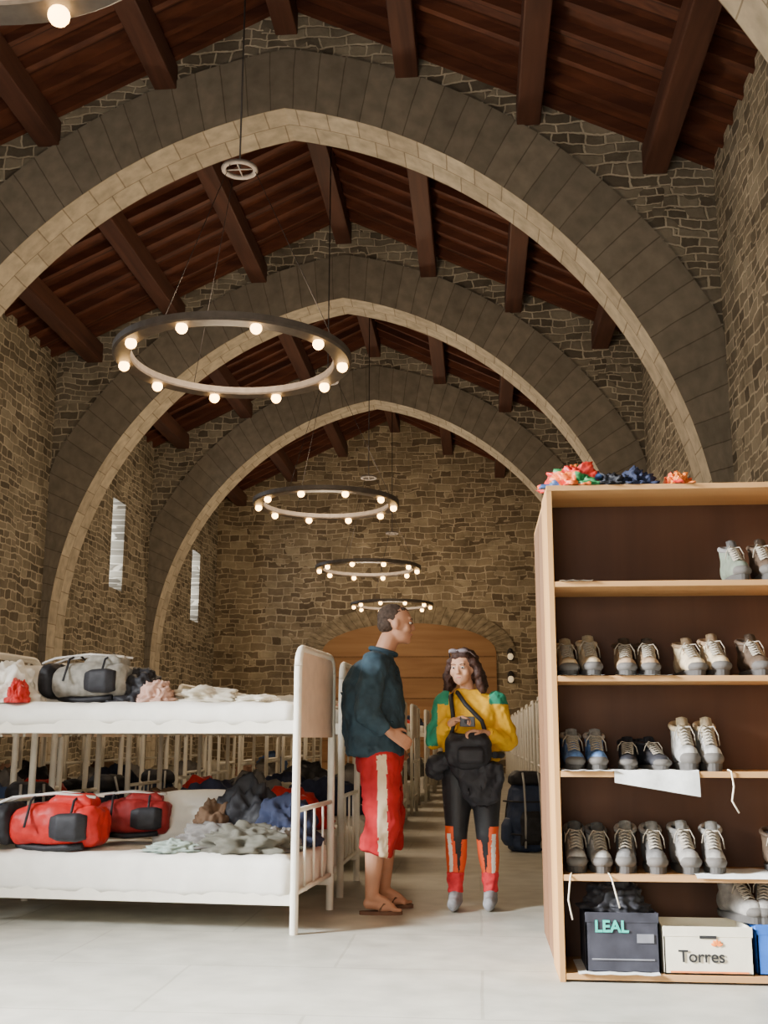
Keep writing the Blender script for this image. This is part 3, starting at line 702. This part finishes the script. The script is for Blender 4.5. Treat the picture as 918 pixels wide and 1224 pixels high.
def carton(x0,x1,y0,y1,z0,h,mat,label,text,bold=0,extra=None,nm='cardboard_box'):
    root=empty(nm,((x0+x1)/2,(y0+y1)/2,z0),0,label,'box')
    a,b=(x1-x0)/2,(y1-y0)/2; bm=bmesh.new(); t_=.006
    box(bm,-a,a,-b,-b+t_,0,h); box(bm,-a,a,b-t_,b,0,h); box(bm,-a,-a+t_,-b,b,0,h); box(bm,a-t_,a,-b,b,0,h); box(bm,-a,a,-b,b,0,t_)
    mesh_obj('box_body',bm,mat,root)
    B('flap',-a,a,-b-.002,-b+.004,h-.035,h+.005,mat,root,.001)
    for (tx,ts,tm,ox,oz) in text:
        cu=bpy.data.curves.new('lettering','FONT'); cu.body=tx; cu.size=ts; cu.align_x='CENTER'; cu.extrude=.0006; cu.offset=bold
        o=bpy.data.objects.new('lettering',cu); link(o); bpy.context.view_layer.update()
        me=bpy.data.meshes.new_from_object(o.evaluated_get(bpy.context.evaluated_depsgraph_get())); bpy.data.objects.remove(o)
        me.materials.clear(); me.materials.append(tm); o=bpy.data.objects.new('printed_lettering',me); link(o,root); o.location=(ox,-b-.004,oz); o.rotation_euler=(pi/2,0,0)
    if extra: extra(root,b)
    return root
inkb=M('black_ink',(.02,.02,.02)); inkg=M('teal_ink',(.02,.45,.35)); inkw=M('white_ink',(.85,.85,.85)); inko=M('orange_ink',(.8,.2,.03)); 
wbx=M('white_carton',(.70,.64,.50),.8,.06); bbx=M('blue_carton',(.02,.11,.45),.6,.1); dbx=M('dark_carton',(.030,.030,.040),.6,.3)
ZB=.036
def marks(root,b):
    B('printed_mark',.06,.13,-b-.0045,-b-.002,.12,.155,M('grey_print',(.16,.16,.18)),root,0)
    B('printed_mark',-.13,.13,-b-.0045,-b-.002,.05,.056,M('grey_print',(.16,.16,.18)),root,0)
carton(PX(690),PX(772),YS+.03,YS+.3,ZB,.235,dbx,'dark cardboard carton with teal lettering on bottom shelf',[('LEAL',.066,inkg,-.045,.162)],.002,marks)
def leaf(root,b):
    bm=bmesh.new()
    for a in range(5):
        an=pi*(.1+.2*a); ell(bm,(.035+.014*math.cos(an),-b-.004,.115+.014*math.sin(an)),(.012,.002,.006),Euler((0,-an,0)).to_matrix(),12)
    mesh_obj('printed_leaf',bm,inko,root)
    B('printed_band',-.16,.16,-b-.0045,-b-.002,.008,.014,inko,root,0)
    B('handle_hole',-.035,.035,-b-.004,-b-.001,.143,.155,inkb,root,0)
carton(PX(776),PX(874),YS+.02,YS+.3,ZB,.185,wbx,'white cardboard wine carton with black lettering',[('Torres',.068,inkb,-.03,.05)],.001,leaf)
carton(PX(879),PX(985),YS+.03,YS+.3,ZB,.195,bbx,'blue cardboard carton with white lettering',[('Ple',.07,inkw,-.11,.075)],.0015)
for px,r_ in ((870,.4),(900,-.3)):
    boot(PX(px),ZB+.20,mgrey,gf,.17,r_,1.0,1.0,'muddy grey boot resting on the cartons','boots on the cartons')
t=crumple('plastic_bag',.12,.09,.13,blk,21.,.35,(PX(728),YS+.16,ZB+.235),0); tag(t,'black plastic bag stuffed on top of the dark carton','bag')
pap=M('newspaper',(.66,.66,.63),.8,.10,40,0)
def paper(x0,x1,z,hang,label,skew=0):
    bm=bmesh.new(); rows=[]; path=[(.26,.004),(.12,.003),(.0,.004),(-.006,-.004),(-.012,-.03*hang*10),(-.014,-.08*hang*10)] if hang else [(.28,.003),(.14,.004),(.02,.003),(-.02,.001)]
    n=10
    for (y,dz) in path:
        rows.append([bm.verts.new((x0+(x1-x0)*i/n,y+.004*math.sin(i*1.3),dz*(1+skew*i/n) if dz<0 else dz+.002*math.sin(i*2))) for i in range(n+1)])
    for a in range(len(rows)-1):
        for i in range(n): bm.faces.new((rows[a][i],rows[a][i+1],rows[a+1][i+1],rows[a+1][i]))
    o=mesh_obj('paper_sheet',bm,pap,None,(0,YS,z),True); tag(o,label,'paper','newspaper under the boots'); return o
paper(PX(728),PX(824),.861,.06,'newspaper sheet drooping over the shelf edge',1.2)
paper(PX(668),PX(722),1.271,0,'white paper sheet under beige boots'); paper(PX(735),PX(800),1.271,0,'white paper sheet under tan boots')
paper(PX(815),PX(925),.431,.01,'newspaper sheet under grey boots'); paper(PX(672),PX(712),1.691,0,'folded white paper on empty shelf'); paper(PX(668),PX(730),.861,0,'white paper under the running shoes')
paper(PX(680),PX(770),.036,0,'newspaper sheet on the bottom shelf')
def cord(pts,label):
    bm=bmesh.new(); tube(bm,pts,.0035,6); o=mesh_obj('bootlace',bm,M('bootlace2',(.70,.62,.48),.8),None); tag(o,label,'bootlace','laces dangling from the shelves')
cord([(PX(858),YS+.02,.868),(PX(860),YS-.008,.862),(PX(862),YS-.008,.80),(PX(859),YS-.008,.74),(PX(866),YS-.008,.69)],'pale bootlace dangling over the shelf edge')
cord([(PX(676),YS+.02,.436),(PX(674),YS-.008,.42),(PX(671),YS-.01,.33),(PX(675),YS-.01,.25)],'pale bootlace dangling over the shelf edge')
cord([(PX(718),YS+.02,.436),(PX(720),YS-.008,.42),(PX(724),YS-.01,.36),(PX(728),YS-.01,.30)],'pale bootlace dangling over the shelf edge')
tt=2.133
mc=patches('striped_plastic',[(.60,.03,.015),(.02,.17,.05),(.70,.13,.015),(.50,.02,.015),(.04,.08,.2)],16)
mc2=patches('orange_plastic',[(.70,.08,.015),(.70,.18,.02),(.55,.02,.015),(.70,.5,.4)],14)
for (nm,px,sx,sz,mt,sd,lb,ct) in (('plastic_bag',700,.12,.11,mc,1.1,'crumpled red, orange and green plastic bag','bag'),('jacket',745,.09,.07,blk,4.1,'bundled black rain jacket on top board','clothing'),('jacket',772,.08,.085,navy,7.3,'bundled navy jacket on top board','clothing'),('plastic_bag',823,.055,.07,mc2,8.1,'crumpled orange plastic bag','bag')):
    t=crumple(nm,sx,.1,sz,mt,sd,.5,(PX(px),YS+.12,tt),0,5,3.0); tag(t,lb+(' on top of bookcase' if 'top board' not in lb else ''),ct)

# ---------------------------------------------------------------- people
skin=M('skin',(.44,.22,.13),.55,.06,12,.03); skin2=M('skin_light',(.54,.29,.18),.55,.06,12,.03)
eyew=M('eye_white',(.7,.66,.62),.3,.02); eyed=M('eye_dark',(.03,.02,.015),.2); lipm=M('lips',(.52,.17,.13),.5)
hairm=M('short_brown_hair',(.05,.032,.022),.8,.4,60,.8); hairw=M('dark_hair',(.045,.020,.014),.6,.4,50,.8)
def head_add(bm,c,yaw,s=1.0,tilt=0):
    Mx=Matrix.Translation(Vector(c))@Euler((0,tilt,yaw),'XYZ').to_matrix().to_4x4()@Matrix.Scale(s,4)
    def E(p,r):
        bmesh.ops.create_uvsphere(bm,u_segments=24,v_segments=14,radius=1,matrix=Mx@Matrix.Translation(Vector(p))@Matrix.Diagonal((r[0],r[1],r[2],1)))
    def C(a,b,r0,r1): cap(bm,Mx@Vector(a),Mx@Vector(b),r0*s,r1*s)
    E((-.01,0,.03),(.100,.078,.090)); E((.025,0,-.01),(.070,.068,.10)); E((.042,0,-.058),(.054,.056,.050)); C((.074,0,-.086),(.065,0,-.083),.022,.022)
    C((.092,0,.022),(.105,0,-.016),.009,.012); C((.096,-.009,-.018),(.096,.009,-.018),.010,.010)
    C((.078,-.035,.04),(.078,.035,.04),.014,.014); C((.084,-.016,-.050),(.084,.016,-.050),.013,.013)
    for s_ in (-1,1):
        E((.0,s_*.078,-.005),(.020,.010,.032)); E((.058,s_*.042,-.02),(.030,.027,.032))
    return Mx
def face_parts(root,Mx,s):
    for s_ in (-1,1):
        bm=bmesh.new(); ell(bm,Mx@Vector((.081,s_*.031,.014)),(.012*s,.013*s,.008*s)); mesh_obj('eye',bm,eyew,root,smooth=True)
        bm=bmesh.new(); ell(bm,Mx@Vector((.091,s_*.031,.014)),(.005*s,.007*s,.007*s)); mesh_obj('iris',bm,eyed,root,smooth=True)
        bm=bmesh.new(); tube(bm,[Mx@Vector(p) for p in ((.092,s_*.014,.036),(.092,s_*.032,.041),(.080,s_*.050,.035))],.0025*s,6); mesh_obj('eyebrow',bm,hairw,root)
    bm=bmesh.new(); tube(bm,[Mx@Vector(p) for p in ((.089,-.020,-.050),(.097,-.008,-.049),(.097,.008,-.049),(.089,.020,-.050))],[.0025*s,.005*s,.005*s,.0025*s],8); mesh_obj('lips',bm,lipm,root,smooth=True)
def hand(bm,wr,d,nrm,side,s=1.0,curl=.5):
    wr=Vector(wr); d=Vector(d).normalized(); nrm=Vector(nrm); nrm=(nrm-d*nrm.dot(d)).normalized(); sd=d.cross(nrm); 
    if sd.dot(Vector(side))<0: sd=-sd
    for o_ in (-.026,-.009,.009,.026):
        cap(bm,wr+sd*o_*.6*s,wr+(d*.085+sd*o_)*s,.014*s,.013*s)
    L=[.075,.083,.078,.06]
    for i,o_ in enumerate((.029,.010,-.010,-.029)):
        p=wr+(d*.088+sd*o_)*s; a=curl*.5; l=L[i]*s; dd=d
        for kx,fr_ in enumerate((.45,.32,.23)):
            dd=(d*math.cos(a)+nrm*math.sin(a)); q=p+dd*l*fr_; cap(bm,p,q,(.0095-.001*kx)*s,(.0088-.001*kx)*s,seg=8); p=q; a+=curl*.8
    p=wr+(d*.025+sd*.025)*s; q=p+(d*.6+sd*.7+nrm*.3).normalized()*.04*s; r=q+(d*.85+sd*.25+nrm*.4).normalized()*.035*s
    cap(bm,p,q,.015*s,.011*s,seg=8); cap(bm,q,r,.011*s,.009*s,seg=8)
man=empty('person',(-.60,6.72,0),math.radians(6),'standing in dark navy jacket, red striped trousers and sandals','person')
bm=bmesh.new()
Rk=[(0,-.10,.90),(.02,-.125,.50),(-.025,-.125,.36),(-.045,-.125,.10)]; Lk=[(0,.10,.90),(.055,.12,.50),(.045,.125,.36),(.03,.13,.10)]
for kk in (Rk,Lk):
    chain(bm,[Vector(p) for p in kk],[.095,.062,.060,.038])
    a=Vector(kk[3]); cap(bm,a+V(-.02,0,-.04),a+V(.1,0,-.055),.030,.030); cap(bm,a+V(0,0,.0),a+V(.09,0,-.04),.036,.026); cap(bm,a+V(.06,.012,-.06),a+V(.12,.005,-.062),.028,.022); cap(bm,a+V(.06,-.015,-.06),a+V(.12,-.02,-.062),.026,.018)
    for j in range(5):
        yy=(-.034+.017*j)*(-1 if kk is Lk else 1); cap(bm,a+V(.12,yy,-.068),a+V(.165-.010*j,yy,-.072),.011 if j else .013,.010 if j else .012,seg=8)
loft(bm,[(0,0,.82,.10,.15),(0,0,.95,.12,.155),(-.01,0,1.1,.13,.15),(-.02,0,1.3,.12,.17),(-.01,0,1.42,.09,.17),(0,0,1.48,.06,.10)])
cap(bm,(0,0,1.44),(.06,0,1.60),.066,.060)
RA=[V(-.03,-.19,1.42),V(-.09,-.27,1.15),V(.06,-.235,1.03)]; LA=[V(-.02,.19,1.42),V(-.05,.26,1.15),V(.08,.24,1.0)]
chain(bm,RA,[.05,.042,.028]); chain(bm,LA,[.05,.042,.028])
hand(bm,RA[2],(.85,.1,-.5),(0,.9,-.3),(.4,0,.8),1.05,.7); hand(bm,LA[2],(.5,0,-.85),(0,-1,0),(.8,0,.3),1.05,.5)
HM=head_add(bm,(.10,0,1.685),math.radians(0),1.05,.08)
blob('body',bm,skin,man,.007,2)
face_parts(man,HM,1.05)
bm=bmesh.new()
def HE(bm,Mx,p,r): bmesh.ops.create_uvsphere(bm,u_segments=24,v_segments=14,radius=1,matrix=Mx@Matrix.Translation(Vector(p))@Matrix.Diagonal((r[0],r[1],r[2],1)))
HE(bm,HM,(-.024,0,.045),(.091,.079,.079)); HE(bm,HM,(-.045,0,.0),(.066,.072,.062)); HE(bm,HM,(.018,0,.078),(.050,.056,.036))
blob('hair',bm,hairm,man,.008,1,disp=.004,dscale=40)
jk=M('dark_navy_denim',(.022,.046,.064),.8,.35,14,.4)
bm=bmesh.new()
loft(bm,[(-.03,0,.885,.165,.20),(-.03,0,.91,.178,.21),(-.03,0,1.05,.190,.212),(-.04,0,1.18,.195,.215),(-.045,0,1.32,.180,.218),(-.03,0,1.42,.140,.205),(-.005,0,1.49,.09,.12),(.01,0,1.52,.075,.085)],28,2.3)
def sleeve(bm,A,r): 
    cap(bm,A[0],A[1],r[0],r[1]); cap(bm,A[1],A[1]+(A[2]-A[1])*.86,r[1],r[2],True,False)
sleeve(bm,RA,(.090,.074,.054)); sleeve(bm,LA,(.088,.072,.052))
blob('jacket',bm,jk,man,.009,3,disp=.020,dscale=9)
bm=bmesh.new(); n=24; tube(bm,[(.022+.078*math.cos(2*pi*j/n),.078*math.sin(2*pi*j/n),1.52+.02*(-math.cos(2*pi*j/n))) for j in range(n)],.015,8,True); mesh_obj('collar',bm,jk,man,smooth=True)
rd=M('red_cotton',(.40,.013,.018),.8,.2,10,.4); cr=M('cream_stripe',(.58,.46,.31),.8,.1)
def strip(c):
    if c.z<.9 and abs(c.y)>.13:
        xc=.01+.02*(.9-c.z)
        if c.y<0: return 1 if abs(c.x-xc)<.028 else 0
        return 1 if abs(c.x-xc-.03)<.028 else 0
    return 0
bm=bmesh.new(); loft(bm,[(0,0,.80,.13,.17),(0,0,.86,.15,.185),(0,0,.93,.145,.175)],24)
for kk,s_ in ((Rk,-1),(Lk,1)):
    chain(bm,[Vector(kk[0])+V(0,0,-.04),Vector(kk[1])+V(0,0,.02),Vector(kk[2])+V(.0,0,-.02)],[.124,.108,.098],18,True,False)
blob('trousers',bm,[rd,cr],man,.009,3,strip,disp=.018,dscale=9)
sdm=M('brown_sandal',(.14,.07,.04),.7)
def sandal(parent,a):
    bm=bmesh.new(); n=24
    pts=[(a.x+.055+.125*math.cos(2*pi*j/n),a.y+(.045 if math.cos(2*pi*j/n)>0 else .036)*math.sin(2*pi*j/n)) for j in range(n)]
    fr=bm.faces.new([bm.verts.new((x,y,0)) for x,y in pts]); r=bmesh.ops.extrude_face_region(bm,geom=[fr]); bmesh.ops.translate(bm,verts=[v for v in r['geom'] if isinstance(v,bmesh.types.BMVert)],vec=(0,0,.02)); bmesh.ops.recalc_face_normals(bm,faces=bm.faces)
    tube(bm,[(a.x+.04,a.y-.042,.02),(a.x+.07,a.y-.03,.06),(a.x+.12,a.y,.055),(a.x+.135,a.y,.02)],.006,6); tube(bm,[(a.x+.04,a.y+.042,.02),(a.x+.07,a.y+.03,.06),(a.x+.12,a.y,.055)],.006,6)
    mesh_obj('sandal',bm,sdm,parent)
sandal(man,Vector(Rk[3])); sandal(man,Vector(Lk[3]))
wo=empty('person',(-.045,6.86,0),math.radians(-95),'standing in yellow and green jersey, black leggings, red socks','person')
bm=bmesh.new()
Rw=[V(0,-.085,.80),V(.03,-.095,.43),V(-.01,-.10,.30),V(.02,-.105,.08)]; Lw=[V(0,.085,.80),V(.02,.09,.43),V(-.02,.095,.30),V(-.035,.10,.08)]
for kk in (Rw,Lw):
    chain(bm,kk,[.09,.050,.048,.032]); cap(bm,kk[3]+V(0,0,-.03),kk[3]+V(.11,0,-.045),.03,.025)
loft(bm,[(0,0,.74,.09,.14),(0,0,.85,.105,.15),(0,0,.98,.09,.125),(0,0,1.12,.10,.14),(0,0,1.22,.08,.15),(0,0,1.28,.05,.08)])
cap(bm,(0,-.01,1.25),(.015,-.03,1.36),.045,.043)
RB=[V(0,-.155,1.215),V(.0,-.225,.99),V(.18,-.085,1.10)]; LBm=[V(0,.155,1.215),V(.0,.225,.98),V(.17,.09,1.03)]
chain(bm,RB,[.042,.035,.023]); chain(bm,LBm,[.042,.035,.023])
hand(bm,RB[2],(.35,.75,.2),(.2,.2,-.9),(.4,0,.8),.9,1.0); hand(bm,LBm[2],(.35,-.75,.1),(.2,-.2,-.9),(.4,0,.8),.9,1.0)
HW=head_add(bm,(.03,-.045,1.425),math.radians(-14),.92,.20)
blob('body',bm,skin2,wo,.0065,2)
face_parts(wo,HW,.92)
bm=bmesh.new()
HE(bm,HW,(-.028,0,.045),(.102,.090,.088)); HE(bm,HW,(-.05,0,-.03),(.075,.09,.10)); HE(bm,HW,(.022,0,.088),(.058,.068,.03))
for s_ in (-1,1):
    for k_ in range(3):
        o_=k_*.028
        chain(bm,[HW@V(.01-o_,s_*.084,.05),HW@V(.005-o_,s_*.104,-.04),HW@V(.0-o_,s_*.118,-.12),HW@V(.015-o_,s_*.124,-.19+.02*k_)],[.022,.028,.032,.018],10)
blob('hair',bm,hairw,wo,.008,2,disp=.014,dscale=22)
bm=bmesh.new()
for s_ in (-1,1): ell(bm,HW@V(.060,s_*.035,.124),(.018,.030,.014))
tube(bm,[HW@V(-.02,-.092,.07),HW@V(.035,-.075,.112),HW@V(.070,0,.130),HW@V(.035,.075,.112),HW@V(-.02,.092,.07)],.004,6)
mesh_obj('sunglasses',bm,M('smoked_lens',(.20,.17,.19),.15),wo,smooth=True)
yel=M('yellow_jersey',(.74,.40,.010),.7,.1,10,.4); grn=M('green_jersey',(.025,.24,.14),.7,.15,10,.4)
def jc(c):
    if c.y<-.20 and c.z>.95: return 1
    if c.y>.12 and c.z>1.20: return 1
    if c.y<-.13 and c.z>1.2: return 1
    return 0
bm=bmesh.new()
loft(bm,[(0,0,.86,.135,.175),(0,0,.92,.14,.175),(0,0,1.05,.128,.16),(0,0,1.15,.125,.165),(0,0,1.22,.095,.165),(0,-.005,1.275,.065,.10),(.0,-.01,1.30,.058,.066)],26,2.3)
sleeve(bm,RB,(.068,.062,.042)); sleeve(bm,LBm,(.068,.062,.042))
blob('jersey',bm,[yel,grn],wo,.0085,3,jc,disp=.017,dscale=11)
lg=M('black_lycra',(.018,.018,.02),.5,.2); orr=M('orange_panel',(.70,.09,.022),.6,.1); wp=M('white_panel',(.70,.66,.60),.6,.05)
def lc(c):
    if c.z<.48:
        yy=abs(c.y)
        if c.z<.44 and abs(yy-.122-(c.z-.2)*.05)<.012: return 2
        if yy>.082+(c.z-.2)*.10: return 1
        if yy<.078-(c.z-.2)*.10 and c.z<.40: return 1
    return 0
bm=bmesh.new(); loft(bm,[(0,0,.72,.11,.16),(0,0,.82,.12,.17),(0,0,.9,.115,.155)],24)
for kk in (Rw,Lw): chain(bm,[kk[0]+V(0,0,-.03),kk[1],kk[2],kk[3]+V(0,0,.12)],[.102,.068,.064,.050],18,True,False)
blob('leggings',bm,[lg,orr,wp],wo,.0085,2,lc,disp=.003)
sk=M('red_sock',(.58,.03,.04),.9,.15,30,.5); sh=M('grey_shoe',(.24,.24,.25),.7,.25,30,.3)
for kk in (Rw,Lw):
    a=kk[3]
    bm=bmesh.new()
    chain(bm,[a+V(0,0,.015),a+V(0,0,.06),a+V(.0,0,.085),a+V(0,0,.135)],[.046,.045,.050,.053],18,False,False); blob('sock',bm,sk,wo,.007,2,disp=.006,dscale=30)
    bm=bmesh.new(); cap(bm,a+V(-.03,0,-.03),a+V(.13,0,-.038),.042,.037); cap(bm,a+V(0,0,.0),a+V(.07,0,-.02),.044,.036); cap(bm,a+V(-.035,0,-.055),a+V(.14,0,-.055),.024,.022); blob('shoe',bm,sh,wo,.008,2)
bg=empty('shoulder_bag',(-.045,6.86,0),math.radians(-95),'black nylon bag slung across the front of the yellow jersey','bag')
bm=bmesh.new(); loft(bm,[(.165,.0,.82,.05,.10),(.18,.0,.86,.07,.13),(.185,0,.98,.075,.135),(.175,0,1.03,.05,.11)],24,3); blob('bag_body',bm,blk,bg,.009,3,disp=.02,dscale=10)
bm=bmesh.new(); loft(bm,[(.255,.02,.85,.015,.07),(.262,.02,.87,.025,.08),(.262,.02,.93,.025,.08),(.255,.02,.95,.01,.06)],20,3); blob('front_pocket',bm,blk,bg,.008,2)
bm=bmesh.new(); tube(bm,[(.16,.11,1.0),(.155,.08,1.1),(.135,-.02,1.2),(.075,-.075,1.275),(-.04,-.09,1.26)],.013,8); mesh_obj('strap',bm,blk,bg)
bm=bmesh.new(); tube(bm,[(.16,-.11,1.0),(.16,-.09,1.08),(.142,-.10,1.17),(.09,-.115,1.25),(-.02,-.11,1.265)],.013,8); mesh_obj('strap',bm,blk,bg)
tj=empty('rain_jacket',(-.045,6.86,0),math.radians(-95),'black rain jacket tied and hanging at the waist','clothing')
bm=bmesh.new(); loft(bm,[(.15,.06,.60,.03,.06),(.155,.068,.65,.05,.11),(.15,.06,.76,.06,.14),(.15,.04,.85,.06,.16)],24,2.2)
cap(bm,(.12,-.14,.87),(.08,-.21,.83),.04,.065); cap(bm,(.08,-.21,.83),(.07,-.19,.78),.065,.03); blob('jacket_body',bm,blk,tj,.009,3,disp=.03,dscale=9)
bm=bmesh.new(); tube(bm,[(.16,.15,.9),(.05,.19,.9),(-.06,.17,.9),(-.13,0,.9),(-.06,-.17,.9),(.05,-.19,.9),(.14,-.15,.88)],.02,8); mesh_obj('tied_sleeve',bm,blk,tj)
cm_=empty('compact_camera',(-.045,6.86,0),math.radians(-95),'small dark camera held in both hands','camera')
bm=bmesh.new(); box(bm,.21,.24,-.045,.045,1.065,1.125,0,.006); mesh_obj('camera_body',bm,M('dark_plastic',(.05,.05,.055),.4,.05),cm_)
bm=bmesh.new(); cap(bm,(.24,.0,1.095),(.258,0,1.095),.018,.016,False,False); mesh_obj('lens',bm,blk,cm_)
for k_ in list(bt.children): bpy.data.objects.remove(k_)
bpy.data.objects.remove(bt)
